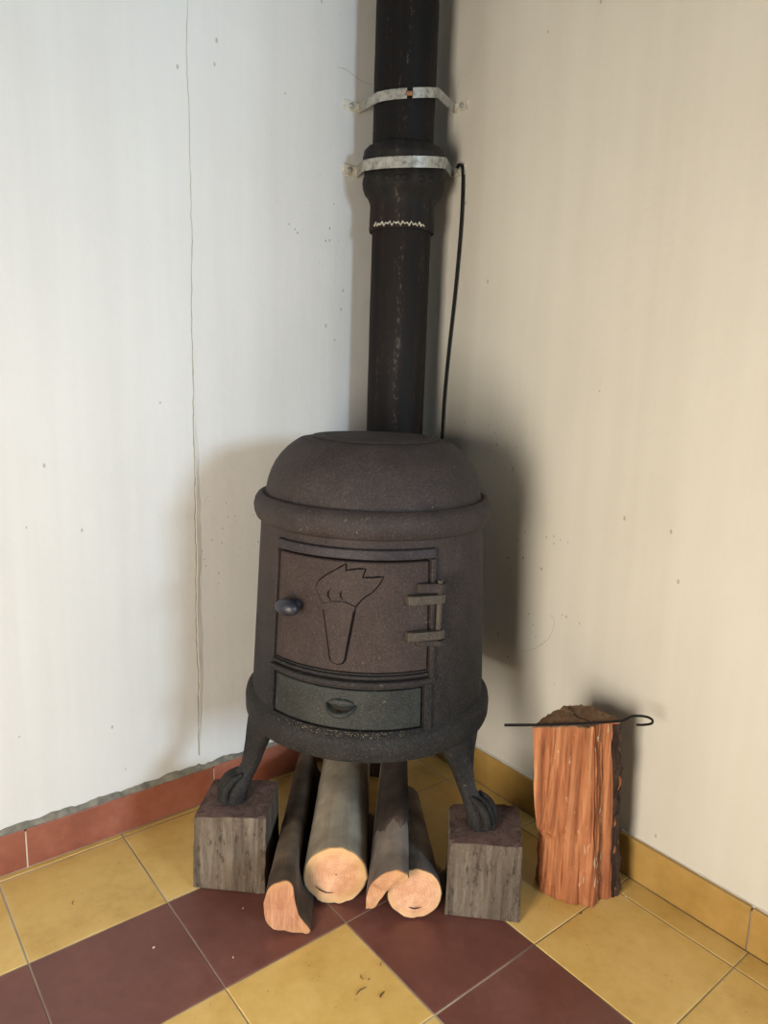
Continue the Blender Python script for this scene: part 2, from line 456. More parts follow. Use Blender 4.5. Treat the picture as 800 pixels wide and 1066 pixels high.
def put_tile(me, x, y, rz=0.0):
    o = bpy.data.objects.new('tile', me); COL.objects.link(o); o.parent = floor
    o.location = (x, y, random.uniform(-0.0005, 0.0002))
    o.rotation_euler = (random.uniform(-.0012, .0012), random.uniform(-.0012, .0012), rz)
for i in range(-7, 4):
    for j in range(0, 11):
        a = min(3-i, j)           # concentric bands: yellow border, maroon band, yellow field
        k = 'maroon' if a == 1 else 'yellow'
        put_tile(tm[k], (i-4+0.5)*T, -(j+0.5)*T, random.choice((0, pi/2, pi, -pi/2)))
sR = tile_mesh(0.046, T); sR.materials.append(M['yellow'])
for j in range(0, 11): put_tile(sR, 0.0235, -(j+0.5)*T)
sL = tile_mesh(T, 0.012); sL.materials.append(M['yellow'])
for i in range(-7, 4): put_tile(sL, (i-4+0.5)*T, 0.0065)

# skirting tiles
def skirting(name, tiles, mat, thick, axis):
    root = structure(finish(name, box((X0, YL-0.0085, 0), (XR, YL, 0.066)) if axis == 'x' else box((XR-0.0085, YE, 0), (XR, YL-0.011, 0.066)), M['grout']))
    for a, b, h, off in tiles:
        if axis == 'x': bm_ = box((a+0.001, YL-thick+off, 0.0008), (b-0.001, YL-0.002, h))
        else: bm_ = box((XR-thick+off, a+0.001, 0.0008), (XR-0.002, b-0.001, h))
        if axis == 'x': c = ((a+b)/2, YL-thick/2, h/2)
        else: c = (XR-thick/2, (a+b)/2, h/2)
        o = finish('skirting_tile', bm_, mat, None, c, bevel=0.0015)
        o.parent = root
    return root
bl = skirting('baseboard_left', [(-0.754-0.333*k, -0.754-0.333*(k-1), 0.0705+random.uniform(-.0008, .0008), random.uniform(-.0006, .0006)) for k in range(-1, 4)]
              + [(-0.088, XR-0.001, 0.0705, 0)], M['terracotta'], 0.010, 'x')
br = skirting('baseboard_right', [(-0.796+0.333*k, -0.796+0.333*(k+1), 0.071+random.uniform(-.0008, .0008), random.uniform(-.0006, .0006)) for k in range(-4, 2)]
              + [(-0.130, YL-0.011, 0.071, 0)], M['ochre_skirting'], 0.010, 'y')
# ragged cement bed along the top of the red skirting, plaster lip over the ochre one
def ledge(name, axis, mat, h, amp, thick, a0, a1, zb):
    bm_ = bmesh.new(); n = 260; prev = None
    for k in range(n+1):
        s = a0+(a1-a0)*k/n
        zt = zb + h + amp*fbm((s, 3.1, 0.7), 26) + amp*0.7*fbm((s, 9.1, 0.2), 90)
        th = thick + 0.0015*fbm((s, 1.2, 4.0), 40)
        zt = max(zt, zb+0.0015)
        pts = [(0, zb), (-th, zb), (-th*0.85, zb+(zt-zb)*0.45), (-0.0006, zt)]
        if axis == 'x': row = [bm_.verts.new((s, YL+p+0.0004, z)) for p, z in pts]
        else: row = [bm_.verts.new((XR+p+0.0004, s, z)) for p, z in pts]
        if prev:
            for q in range(3): bm_.faces.new((prev[q], prev[q+1], row[q+1], row[q]))
        prev = row
    return structure(finish(name, bm_, mat, smooth=60))
ledge('trim_1', 'x', M['mortar'], 0.0085, 0.004, 0.0085, X0, XR, 0.0700)
ledge('trim_2', 'y', M['plaster_right'], 0.0006, 0.0028, 0.0060, YE, YL-0.012, 0.0705)

# the long vertical crack in the left wall's plaster, with its raised lip
bm = bmesh.new(); prev = None; n = 240
for k in range(n+1):
    z = 0.098 + (1.42-0.098)*k/n
    s = min(1.0, max(0.0, (1.05-z)/0.7))
    x = -0.4465 + 0.0030*fbm((0.3, 2.0, z), 9) + 0.0012*fbm((0.9, 5.0, z), 45)
    wl_ = (0.0004 + 0.0010*s)*(1+0.6*fbm((2, 2, z), 30))
    row = [bm.verts.new((x-wl_, YL-0.0003, z)), bm.verts.new((x+wl_, YL-0.0003, z))]
    if prev: bm.faces.new((prev[0], prev[1], row[1], row[0]))
    prev = row
o = finish('crack', bm, M['crack_line'], wl)
bm = bmesh.new(); prev = None
for k in range(n+1):
    z = 0.10 + (0.78-0.10)*k/n
    s = math.sin(pi*min(1, max(0, (z-0.10)/0.68)))**0.5 if 0.10 < z < 0.78 else 0
    x = -0.4465 + 0.0030*fbm((0.3, 2.0, z), 9) + 0.0012*fbm((0.9, 5.0, z), 45)
    a = 0.0045*s*(0.7+0.5*fbm((4, 4, z), 14)); b = 0.010*s*(0.6+0.8*fbm((7, 1, z), 10))
    hgt = 0.0024*s*(0.8+0.5*fbm((3, 1, z), 22))
    row = [bm.verts.new(p) for p in ((x+0.0012, YL+0.0002, z), (x+0.0016, YL-hgt, z), (x+0.0022+max(a, 0), YL-hgt*0.7, z), (x+0.003+max(a, 0)+max(b, 0), YL+0.0002, z))]
    if prev:
        for q in range(3): bm.faces.new((prev[q], prev[q+1], row[q+1], row[q]))
    prev = row
finish('plaster_lip', bm, M['plaster_left'], wl, smooth=50)

# fine hairline cracks: beside the pipe on the left wall, right of the stove on the right wall
def on_wall(u, v, axis, val):
    d = RIGHT*((u-400)/747.4) + UP*((533-v)/747.4) + FWD
    return CAM + d*((val-CAM[axis])/d[axis])
def hairline(pix, axis, val, parent, wd):
    bm_ = bmesh.new(); prev_ = None
    pts_ = catmull([on_wall(u, v, axis, val) for u, v in pix], 6)
    for k, p in enumerate(pts_):
        t_ = (pts_[min(k+1, len(pts_)-1)]-pts_[max(k-1, 0)]).normalized()
        nrm = Vector((0, 1, 0)) if axis == 1 else Vector((1, 0, 0))
        sd = t_.cross(nrm).normalized()*wd*(0.6+0.5*fbm(p, 200))
        row_ = [bm_.verts.new(p+sd), bm_.verts.new(p-sd)]
        if prev_: bm_.faces.new((prev_[0], prev_[1], row_[1], row_[0]))
        prev_ = row_
    finish('crack', bm_, M['crack_line'], parent)
hairline([(352, 70), (360, 72), (368, 78), (376, 84), (387, 88)], 1, YL-0.0003, wl, 0.0007)
hairline([(543, 678), (552, 677), (562, 672), (571, 665), (576, 655), (577, 645), (573, 640)], 0, XR-0.0003, wr, 0.0006)

# ------------------------------------------------------------------ the stove
AX, AY = -0.2601, -0.2565
BLOCK_H = 0.130
SB = (AX, AY, BLOCK_H)
stove = thing('wood_stove', SB, 'round rust-brown cast-iron wood stove with domed top and torch emblem on its door', 'stove')
def Rz(z): return 0.181 + (0.585 - z)*0.048
def P(th, z, h=0.0):
    r = Rz(z)+h; a = rad(th)
    return (AX+r*math.cos(a), AY+r*math.sin(a), z)
def part(name, bm_, mat, parent=stove, **k): return finish(name, bm_, mat, parent, SB, **k)

# body: a curved shell with real recesses for the door and the ash drawer
DOOR = (184.3, 259.4, 0.3990, 0.5655)
DRAW = (183.6, 257.6, 0.3110, 0.3755)
zs = sorted(set([0.300, 0.311, 0.3755, 0.399, 0.5655, 0.600] + [0.33, 0.35, 0.43, 0.46, 0.49, 0.52, 0.545, 0.585]))
ths = sorted(set([k*3.75 for k in range(96)] + [DOOR[0], DOOR[1], DRAW[0], DRAW[1]]))
bm = bmesh.new(); V = {}
def gv(i, j, h=0.0):
    k = (i % len(ths), j, h)
    if k not in V: V[k] = bm.verts.new(P(ths[k[0]], zs[j], h))
    return V[k]
def inside(i, j):
    t0, t1 = ths[i], (ths[i+1] if i+1 < len(ths) else 360)
    tm_ = (t0+t1)/2; zm = (zs[j]+zs[j+1])/2
    return any(a < tm_ < b and c < zm < d for a, b, c, d in (DOOR, DRAW))
REC = -0.016
for i in range(len(ths)):
    for j in range(len(zs)-1):
        if inside(i, j):
            bm.faces.new([gv(i, j, REC), gv(i+1, j, REC), gv(i+1, j+1, REC), gv(i, j+1, REC)])
            for di, e0, e1 in ((-1, (i, j), (i, j+1)), (1, (i+1, j), (i+1, j+1))):
                if not inside((i+di) % len(ths), j):
                    bm.faces.new([gv(*e0), gv(*e1), gv(*e1, REC), gv(*e0, REC)])
            for dj, e0, e1 in ((-1, (i, j), (i+1, j)), (1, (i, j+1), (i+1, j+1))):
                if not inside(i, j+dj):
                    bm.faces.new([gv(*e0), gv(*e1), gv(*e1, REC), gv(*e0, REC)])
        else:
            bm.faces.new([gv(i, j), gv(i+1, j), gv(i+1, j+1), gv(i, j+1)])
part('body', bm, M['iron_body'], smooth=40)

def slab(th0, th1, z0, z1, h0, h1, nt=None, nz=4, taper=0.0):
    """curved slab on the stove wall between heights h0 (inner) and h1 (outer)"""
    b = bmesh.new(); nt = nt or max(2, int(abs(th1-th0)/2.5))
    def grid(h, tp):
        g = []
        for i in range(nt+1):
            g.append([b.verts.new(P(th0+(th1-th0)*i/nt, z0+tp+(z1-z0-2*tp)*j/nz, h)) for j in range(nz+1)])
        return g
    A_ = grid(h0, 0); B_ = grid(h1, taper)
    for i in range(nt):
        for j in range(nz):
            b.faces.new((A_[i][j], A_[i][j+1], A_[i+1][j+1], A_[i+1][j]))
            b.faces.new((B_[i][j], B_[i+1][j], B_[i+1][j+1], B_[i][j+1]))
        b.faces.new((A_[i][0], A_[i+1][0], B_[i+1][0], B_[i][0]))
        b.faces.new((A_[i][nz], B_[i][nz], B_[i+1][nz], A_[i+1][nz]))
    for j in range(nz):
        b.faces.new((A_[0][j], B_[0][j], B_[0][j+1], A_[0][j+1]))
        b.faces.new((A_[nt][j], A_[nt][j+1], B_[nt][j+1], B_[nt][j]))
    return b

# frame rails round the door and the ledge between door and drawer
part('frame_rail', slab(184.0, 261.6, 0.5655, 0.5815, -0.004, 0.0065, taper=0.001), M['iron_frame'], smooth=40, bevel=0.0014)
part('frame_rail', slab(259.5, 261.6, 0.3800, 0.5652, -0.004, 0.0065), M['iron_body'], smooth=40, bevel=0.0012)
part('frame_rail', slab(182.6, 184.2, 0.3800, 0.5652, -0.004, 0.0045), M['iron_body'], smooth=40, bevel=0.0012)
part('ledge', slab(183.0, 261.4, 0.3790, 0.3905, -0.004, 0.0085, taper=0.002), M['iron_body'], smooth=40, bevel=0.0016)
part('ledge', slab(184.4, 259.4, 0.3912, 0.3975, -0.014, 0.0050, taper=0.001), M['iron_body'], smooth=40, bevel=0.0012)

# door with torch emblem, knob and hinge straps
door = part('door', slab(184.9, 258.9, 0.4005, 0.5622, -0.012, 0.0015, nt=30, nz=8), M['iron_door'], smooth=40, bevel=0.002)
from mathutils.geometry import tessellate_polygon
def relief(poly, h0, h1, name, parent, mat, bevel=0.0008):
    b = bmesh.new()
    vv = [b.verts.new((t, z*100, 0)) for t, z in poly]               # flat chart: degrees x centimetres
    for tri in tessellate_polygon([[Vector((t, z*100, 0)) for t, z in poly]]):
        b.faces.new([vv[i] for i in tri])
    tmin = min(t for t, z in poly); tmax = max(t for t, z in poly)
    t = math.ceil(tmin/2)*2
    while t < tmax:
        bmesh.ops.bisect_plane(b, geom=b.verts[:]+b.edges[:]+b.faces[:], plane_co=(t+0.013, 0, 0), plane_no=(1, 0, 0)); t += 2
    bmesh.ops.recalc_face_normals(b, faces=b.faces[:])
    ext = bmesh.ops.extrude_face_region(b, geom=b.faces[:])
    for v in ext['geom']:
        if isinstance(v, bmesh.types.BMVert): v.co.z = 1
    for v in b.verts:
        v.co = Vector(P(v.co.x, v.co.y/100, h1 if v.co.z > .5 else h0))
    return part(name, b, mat, parent, smooth=30)
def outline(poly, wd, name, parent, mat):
    """shade of the groove round a cast emblem, painted as a thin dark ribbon along its edge"""
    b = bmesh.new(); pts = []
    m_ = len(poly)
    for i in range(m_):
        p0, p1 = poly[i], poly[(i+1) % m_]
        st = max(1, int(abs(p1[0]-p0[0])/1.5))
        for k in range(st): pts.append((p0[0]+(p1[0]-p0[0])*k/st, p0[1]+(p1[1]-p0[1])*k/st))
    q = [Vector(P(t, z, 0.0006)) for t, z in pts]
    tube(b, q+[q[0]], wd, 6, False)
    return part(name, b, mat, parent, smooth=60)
flame = [(211.2, .4990), (209.1, .5109), (207.5, .5199), (209.0, .5304), (212.7, .5405), (216.8, .5490), (220.9, .5579), (220.9, .5482), (223.2, .5501),
         (226.2, .5518), (229.4, .5528), (228.2, .5403), (230.5, .5398), (232.9, .5402), (237.3, .5419), (235.7, .5327), (233.0, .5218), (229.2, .5128), (227.0, .5050), (225.6, .4985)]
fl = relief(flame[::-1], 0.0005, 0.0036, 'torch_flame', door, M['iron_door'])
outline(flame, 0.0026, 'torch_outline', door, M['groove_shade'])
relief([(211.0, .4975), (214.7, .5033), (218.2, .5045), (221.8, .5040), (225.7, .4990), (225.3, .4925), (221.9, .4960), (218.2, .4963), (215.0, .4950), (211.3, .4905)][::-1], 0.0005, 0.0068, 'torch_rim', door, M['iron_door'])
relief([(211.9, .4905), (215.9, .4175), (216.7, .4145), (218.7, .4132), (220.6, .4148), (221.5, .4190), (224.9, .4925), (221.9, .4958), (218.2, .4961), (215.0, .4948)][::-1], 0.0005, 0.0048, 'torch_cone', door, M['iron_door'])
outline([(211.5, .4905), (215.5, .4175), (216.4, .4140), (218.7, .4125), (220.8, .4140), (221.8, .4190), (225.3, .4925), (218.2, .4945)], 0.0026, 'torch_outline', door, M['groove_shade'])
for s in ([(214.6, .5225), (213.0, .5160), (213.0, .5100), (214.9, .5045), (214.0, .5110), (213.9, .5165)], [(219.7, .5212), (218.6, .5160), (218.9, .5110), (220.6, .5055), (219.6, .5115), (219.4, .5165)]):
    relief(s, 0.0030, 0.0042, 'flame_slit', door, M['groove_shade'], 0)
# knob
def frame_at(th):
    a = rad(th); return Vector((math.cos(a), math.sin(a), 0)), Vector((-math.sin(a), math.cos(a), 0))
er, et = frame_at(197.0); bm = bmesh.new()
base = Vector(P(197.0, 0.489, 0.0))
def ellipsoid(bm_, c, ax, n=18, k=10):
    rows = []
    for j in range(k+1):
        ph = pi*j/k
        rows.append([bm_.verts.new(c + ax[0]*math.sin(ph)*math.cos(2*pi*i/n) + ax[1]*math.sin(ph)*math.sin(2*pi*i/n) + ax[2]*math.cos(ph)) for i in range(n)])
    for a, b in zip(rows, rows[1:]):
        for i in range(n): bm_.faces.new((a[i], a[(i+1) % n], b[(i+1) % n], b[i]))
    bmesh.ops.remove_doubles(bm_, verts=bm_.verts[:], dist=1e-5)
ellipsoid(bm, base+er*0.022, (et*0.0205, er*0.0125, Vector((0, 0, 0.0125))))
tube(bm, [base-er*0.004, base+er*0.006, base+er*0.014], [0.010, 0.007, 0.007], 14)
part('knob', bm, M['iron_blue'], door, smooth=50)
# hinge straps: flat tongues standing off the door, reaching over to the pin
def hinge(zc):
    b = bmesh.new(); er_, et_ = frame_at(257.0); o = Vector(P(257.0, zc, 0)); hz = Vector((0, 0, 0.0068))
    out = [(-0.030, -0.004), (-0.030, 0.008), (-0.018, 0.0125), (0.018, 0.0170), (0.026, 0.0150), (0.029, 0.0100), (0.026, 0.0040), (0.018, 0.0030), (0.006, 0.0045), (-0.004, -0.004)]
    a = [b.verts.new(o+et_*t+er_*h-hz) for t, h in out]; c = [b.verts.new(o+et_*t+er_*h+hz) for t, h in out]
    b.faces.new(a[::-1]); b.faces.new(c)
    for i in range(len(out)): b.faces.new((a[i], a[(i+1) % len(out)], c[(i+1) % len(out)], c[i]))
    return b
for zc in (0.5085, 0.4555): part('hinge_strap', hinge(zc), M['iron_hinge'], door, bevel=0.002)
er, et = frame_at(257.0); o = Vector(P(257.0, 0.5, 0)) + et*0.019 + er*0.010
bm = bmesh.new(); tube(bm, [(o.x, o.y, 0.441), (o.x, o.y, 0.536)], 0.0042, 12)
part('hinge_pin', bm, M['iron_hinge'], smooth=40, bevel=0.001)
for zz, hh in ((0.524, 0.0075), (0.443, 0.0045)):
    b = bmesh.new()
    out = [(-0.016, -0.006), (-0.014, 0.006), (0.010, 0.013), (0.019, 0.019), (0.028, 0.015), (0.030, 0.007), (0.024, -0.006)]
    oc = Vector(P(257.0, zz, 0)) ; hz = Vector((0, 0, hh))
    a = [b.verts.new(oc+et*t+er*h-hz) for t, h in out]; c = [b.verts.new(oc+et*t+er*h+hz) for t, h in out]
    b.faces.new(a[::-1]); b.faces.new(c)
    for i in range(len(out)): b.faces.new((a[i], a[(i+1) % len(out)], c[(i+1) % len(out)], c[i]))
    part('hinge_lug', b, M['iron_body'], bevel=0.0025)

# ash drawer with crescent handle
drawer = part('ash_drawer', slab(184.3, 256.9, 0.3125, 0.3720, -0.014, -0.0025, nt=28), M['iron_drawer'], smooth=40, bevel=0.0015)
b = bmesh.new(); th_c = 220.5
er, et = frame_at(th_c); oc = Vector(P(th_c, 0.3475, -0.003))
pts = []
for k in range(13):
    u = -1+2*k/12
    pts.append(oc + et*0.0215*u + er*(0.018*(1-u*u)**0.5 - 0.002) + Vector((0, 0, -0.008*(1-u*u))))
tube(b, pts, [0.0028+0.0016*math.sin(pi*k/12) for k in range(13)], 10)
part('handle', b, M['iron_drawer'], drawer, smooth=50)
b = bmesh.new()
for k in range(2):
    pass
ellipsoid(b, oc+Vector((0, 0, 0.004))+er*0.001, (et*0.019, er*0.004, Vector((0, 0, 0.007))))
part('handle_boss', b, M['iron_drawer'], drawer, smooth=50)
part('post', slab(257.7, 261.4, 0.3050, 0.3788, -0.003, 0.0035), M['iron_body'], smooth=40, bevel=0.0012)

# skirt, rim, dome, top plate and lid
prof = [(0.150, 0.262), (0.196, 0.264), (0.2035, 0.268), (0.2058, 0.274), (0.2062, 0.292), (0.2048, 0.300), (0.2005, 0.3055), (0.1965, 0.3085), (0.1945, 0.3105), (0.180, 0.312)]
part('skirt', lathe(prof, (AX, AY), 112), M['iron_dark'], smooth=35)
prof = [(0.172, 0.592), (0.184, 0.593), (0.1885, 0.597), (0.1915, 0.605), (0.1925, 0.614), (0.1905, 0.624), (0.1860, 0.631), (0.1800, 0.634), (0.1735, 0.632), (0.165, 0.630)]
part('rim', lathe(prof, (AX, AY), 112), M['iron_top'], smooth=40)
prof = [(0.170, 0.628), (0.1738, 0.632), (0.1728, 0.642), (0.1700, 0.655), (0.1655, 0.668), (0.1590, 0.6815), (0.1500, 0.694), (0.1400, 0.7045), (0.1300, 0.7125), (0.1225, 0.7175), (0.1195, 0.7190), (0.1180, 0.7192), (0.1172, 0.7180), (0.1160, 0.7180), (0.1150, 0.7196), (0.090, 0.7215)]
part('dome', lathe(prof, (AX, AY), 112), M['iron_top'], smooth=30)
prof = [(0.1000, 0.7180), (0.1010, 0.7232), (0.0995, 0.7242), (0.0800, 0.7246), (0.0790, 0.7236), (0.0775, 0.7236), (0.0765, 0.7248), (0.0500, 0.7254), (0.0200, 0.7258)]
part('lid', lathe(prof, (AX, AY), 96), M['iron_top'], smooth=30)

# ashy grit lying on the skirt's shoulder below the drawer
b = bmesh.new(); rnd = random.Random(3)
for k in range(170):
    th = rnd.gauss(228, 12) if k % 3 else rnd.gauss(206, 8); z = 0.3115 + rnd.uniform(-0.0015, 0.004)
    if not 190 < th < 258: continue
    a = rad(th); r = 0.1985+rnd.uniform(-0.004, 0.003); s = rnd.uniform(0.0003, 0.0011)
    zz = 0.3055 + (0.2005-r)*0.8
    c = Vector((AX+r*math.cos(a), AY+r*math.sin(a), zz+s*0.4))
    q = [b.verts.new(c+Vector(d)*s) for d in ((1, 0, -.5), (-.5, .87, -.5), (-.5, -.87, -.5), (0, 0, .8))]
    for f in ((0, 2, 1), (0, 1, 3), (1, 2, 3), (2, 0, 3)): b.faces.new([q[i] for i in f])
g = part('ash_grit', b, M['grit']); g['kind'] = 'stuff'

# legs: flat flared tops, slim ankles, scrolled paw feet
def leg(th):
    er_, et_ = frame_at(th); b = bmesh.new(); ez = Vector((0, 0, 1))
    # (z, centre radius, half depth, half width)
    S = [(0.286, 0.184, 0.016, 0.058), (0.268, 0.186, 0.0165, 0.054), (0.250, 0.189, 0.016, 0.043), (0.232, 0.192, 0.0150, 0.0320), (0.214, 0.196, 0.0140, 0.0235),
         (0.196, 0.200, 0.0135, 0.0165), (0.183, 0.206, 0.0140, 0.0150), (0.172, 0.214, 0.0160, 0.0155), (0.160, 0.222, 0.0185, 0.0175), (0.148, 0.228, 0.0200, 0.0190), (0.138, 0.2305, 0.0205, 0.0195), (0.1302, 0.2310, 0.0190, 0.0185)]
    rings = []; n = 24
    for z, rc, hd, hw in S:
        row = []
        for k in range(n):
            a = 2*pi*k/n; ca, sa = math.cos(a), math.sin(a)
            ex = 0.62
            u = math.copysign(abs(ca)**ex, ca)*hd; v = math.copysign(abs(sa)**0.85, sa)*hw
            if ca > 0: u *= (1-0.45*abs(sa)**1.0) + 0.30*max(0, 1-abs(sa)*3)   # central ridge on the outer face
            row.append(b.verts.new(Vector((AX, AY, 0)) + er_*(rc+u) + et_*v + ez*z))
        rings.append(row)
    for p, q in zip(rings, rings[1:]):
        for k in range(n): b.faces.new((p[k], p[(k+1) % n], q[(k+1) % n], q[k]))
    b.faces.new(rings[0]); b.faces.new(rings[-1][::-1])
    lg = part('leg', b, M['iron_dark'], smooth=60)
    for s in (-1, 0, 1):                                   # three toes of the paw
        b = bmesh.new()
        c0 = Vector((AX, AY, 0)) + et_*(0.0115*s)
        pts = catmull([c0+er_*0.219+ez*0.178, c0+er_*0.236+ez*0.169, c0+er_*0.2465+ez*0.154, c0+er_*0.2480+ez*0.1385], 5)
        tube(b, pts, [0.0035+0.0036*min(1, k/6) for k in range(len(pts))], 10)
        part('toe', b, M['iron_dark'], lg, smooth=60)
    return lg
for th in (164.2, 284.8, 44.5): leg(th)

# ------------------------------------------------------------------ flue pipe, joint, straps
PX, PY = -0.0570, -0.0580
flue = thing('flue_pipe', (PX, PY, 0.36), 'tall sooty black stove pipe running up the corner behind the stove', 'pipe')
FR = (PX, PY, 0.36)
def fpart(name, bm_, mat, parent=flue, **k): return finish(name, bm_, mat, parent, FR, **k)
def wob(bm_, amp, s):
    for v in bm_.verts:
        d = Vector((v.co.x-PX, v.co.y-PY, 0))
        if d.length > 1e-4: v.co += d.normalized()*amp*fbm(v.co, s)
    return bm_
fpart('lower_pipe', wob(lathe([(0.0560, 0.36+0.86*k/24) for k in range(25)], (PX, PY), 56), 0.0006, 18), M['pipe_lower'], smooth=50)
fpart('upper_pipe', wob(lathe([(0.0568, 1.200+1.5*k/30) for k in range(31)], (PX-0.0024, PY+0.0019), 56), 0.0008, 20), M['pipe_upper'], smooth=50)
prof = [(0.0562, 1.086), (0.0612, 1.086), (0.0618, 1.092), (0.0606, 1.105), (0.0600, 1.125), (0.0608, 1.136), (0.0650, 1.146), (0.0715, 1.154), (0.0752, 1.163), (0.0765, 1.173), (0.0755, 1.181), (0.0735, 1.184), (0.0738, 1.196), (0.0750, 1.205), (0.0770, 1.210), (0.0772, 1.218), (0.0745, 1.2235), (0.0740, 1.226), (0.0700, 1.231), (0.0630, 1.2345), (0.0560, 1.236)]
fpart('bell_joint', wob(lathe(prof, (PX, PY), 64), 0.0014, 30), M['bell'], smooth=45)
# knobbly cement packing on top of the joint
b = bmesh.new(); n = 72; prev = None
rings = []
for r, z in ((0.0760, 1.218), (0.0745, 1.226), (0.0680, 1.2325), (0.0560, 1.2360)):
    rings.append([b.verts.new((PX+(r+0.0035*fbm((math.cos(2*pi*k/n)*2, math.sin(2*pi*k/n)*2, z*30), 2.5))*math.cos(2*pi*k/n), PY+(r+0.0035*fbm((math.cos(2*pi*k/n)*2, math.sin(2*pi*k/n)*2, z*30), 2.5))*math.sin(2*pi*k/n), z+0.004*fbm((math.cos(2*pi*k/n)*3, math.sin(2*pi*k/n)*3, 1.0), 2.2))) for k in range(n)])
for p, q in zip(rings, rings[1:]):
    for k in range(n): b.faces.new((p[k], p[(k+1) % n], q[(k+1) % n], q[k]))
fpart('joint_packing', b, M['bell'], smooth=60)
for th in (206, 222, 232, 256, 186, 274):                # knobs under the strap
    a = rad(th); b = bmesh.new()
    ellipsoid(b, Vector((PX+0.0735*math.cos(a), PY+0.0745*math.sin(a), 1.168)), (Vector((-math.sin(a), math.cos(a), 0))*0.0085, Vector((math.cos(a), math.sin(a), 0))*0.0045, Vector((0, 0, 0.0065))), 12, 8)
    fpart('rivet_head', b, M['bell'], bpy.data.objects['bell_joint'], smooth=60)
# zig-zag white rope seal round the sleeve's foot
b = bmesh.new(); pts = []
for k in range(27):
    a = rad(178 + k*3.6); pts.append((PX+0.0632*math.cos(a), PY+0.0632*math.sin(a), 1.0925 + (0.0025 if k % 2 else -0.002) + 0.0015*math.sin(k*1.7)))
tube(b, pts, [0.0016+0.0007*(k % 3 == 0) for k in range(27)], 6)
fpart('rope_seal', b, M['rope'], smooth=60)
# elbow from the back of the stove into the pipe
b = bmesh.new(); d = Vector((PX-AX, PY-AY, 0)).normalized(); c = Vector((PX, PY, 0.47))
tube(b, [Vector((AX, AY, 0.47))+d*0.2090, c-d*0.02, c], 0.0535, 40)
fpart('elbow', b, M['pipe_lower'], smooth=50)
b = bmesh.new(); tube(b, [Vector((AX, AY, 0.47))+d*q for q in (0.170, 0.2085)], 0.0580, 40)
part('flue_collar', b, M['iron_body'], smooth=50)

def clamp(z, r, hh, label, split, sag):
    zl, zr = z
    root = thing('pipe_clamp', (XR-0.004, -0.088, zr), label, 'clamp', 'galvanised straps holding the stove pipe')
    rt = root.location
    qr = Vector((XR-0.0022, -0.0705)); ql = Vector((-0.1085, YL-0.0022)); c = Vector((PX, PY))
    def tang(q, s):
        d_ = q-c; return math.atan2(d_.y, d_.x) + s*math.acos(r/d_.length)
    ar = tang(qr, -1); al = tang(ql, 1)
    al -= 0 if al > 0 else -2*pi
    ar += 2*pi if ar < al else 0
    arc = [c + Vector((math.cos(ar+(al-ar)*k/40), math.sin(ar+(al-ar)*k/40)))*r for k in range(41)]
    path = [qr, qr.lerp(arc[0], 0.33), qr.lerp(arc[0], 0.66)] + arc + [arc[-1].lerp(ql, 0.33), arc[-1].lerp(ql, 0.66), ql]
    N = len(path); half = N//2
    def ribbon(p, i0):
        bb = bmesh.new(); rows = []
        for k, q in enumerate(p):
            t_ = (p[min(k+1, len(p)-1)]-p[max(k-1, 0)]).normalized(); nn = Vector((-t_.y, t_.x))
            if nn.dot(q-c) < 0: nn = -nn
            zc = zr + (zl-zr)*(k+i0)/(N-1) - sag*math.sin(pi*(k+i0)/(N-1))
            wv = 0.0005*fbm((q.x, q.y, zc), 60)
            rows.append([bb.verts.new((x.x, x.y, zz)) for x, zz in ((q, zc-hh), (q+nn*(0.0018+wv), zc-hh), (q+nn*(0.0018+wv), zc+hh), (q, zc+hh))])
        for a_, b_ in zip(rows, rows[1:]):
            for e in range(4): bb.faces.new((a_[e], a_[(e+1) % 4], b_[(e+1) % 4], b_[e]))
        bb.faces.new(rows[0]); bb.faces.new(rows[-1][::-1])
        return bb
    if split:
        finish('strap', ribbon(path[:half-1], 0), M['galv'], root, rt, smooth=40)
        finish('strap', ribbon(path[half+1:], half+1), M['galv'], root, rt, smooth=40)
        q = path[half]; dd = (q-c).normalized(); bb = bmesh.new()
        zc = (zl+zr)/2 - sag
        tube(bb, [(q.x-dd.y*-0.006, q.y+dd.x*-0.006, zc), (q.x-dd.y*0.006, q.y+dd.x*0.006, zc)], 0.004, 10)
        finish('bolt', bb, M['rust'], root, rt, smooth=40)
    else:
        finish('strap', ribbon(path, 0), M['galv'], root, rt, smooth=40)
        for tt in (0.43, 0.71):
            q = path[int(tt*N)]; dd = (q-c).normalized(); tv = Vector((-dd.y, dd.x)); zc = zr+(zl-zr)*tt-sag*math.sin(pi*tt); bb = bmesh.new()
            pts_ = [(q+dd*s0+tv*s1) for s0 in (0.0012, 0.0026) for s1 in (-0.0018, 0.0018)]
            vv = [bb.verts.new((x.x, x.y, zz)) for zz in (zc-hh, zc+hh) for x in pts_]
            for f in ((0, 1, 3, 2), (4, 6, 7, 5), (0, 4, 5, 1), (1, 5, 7, 3), (3, 7, 6, 2), (2, 6, 4, 0)): bb.faces.new([vv[i] for i in f])
            finish('strap_fold', bb, M['galv'], root, rt)
    # wall plates with screws
    finish('wall_plate', box((XR-0.0030, -0.1075, zr-hh), (XR+0.0003, -0.0695, zr+hh)), M['painted_plate'], root, rt, bevel=0.0008)
    finish('wall_plate', box((-0.1430, YL-0.0030, zl-hh), (-0.1075, YL+0.0003, zl+hh)), M['painted_plate'], root, rt, bevel=0.0008)
    for cc, dd in (((XR-0.003, -0.093, zr), Vector((-1, 0, 0))), ((-0.128, YL-0.003, zl), Vector((0, -1, 0)))):
        bb = bmesh.new(); c3 = Vector(cc)
        tube(bb, [c3+dd*-0.001, c3+dd*0.0025, c3+dd*0.004], [0.0052, 0.0050, 0.0030], 8)
        finish('screw', bb, M['galv'], root, rt, smooth=40)
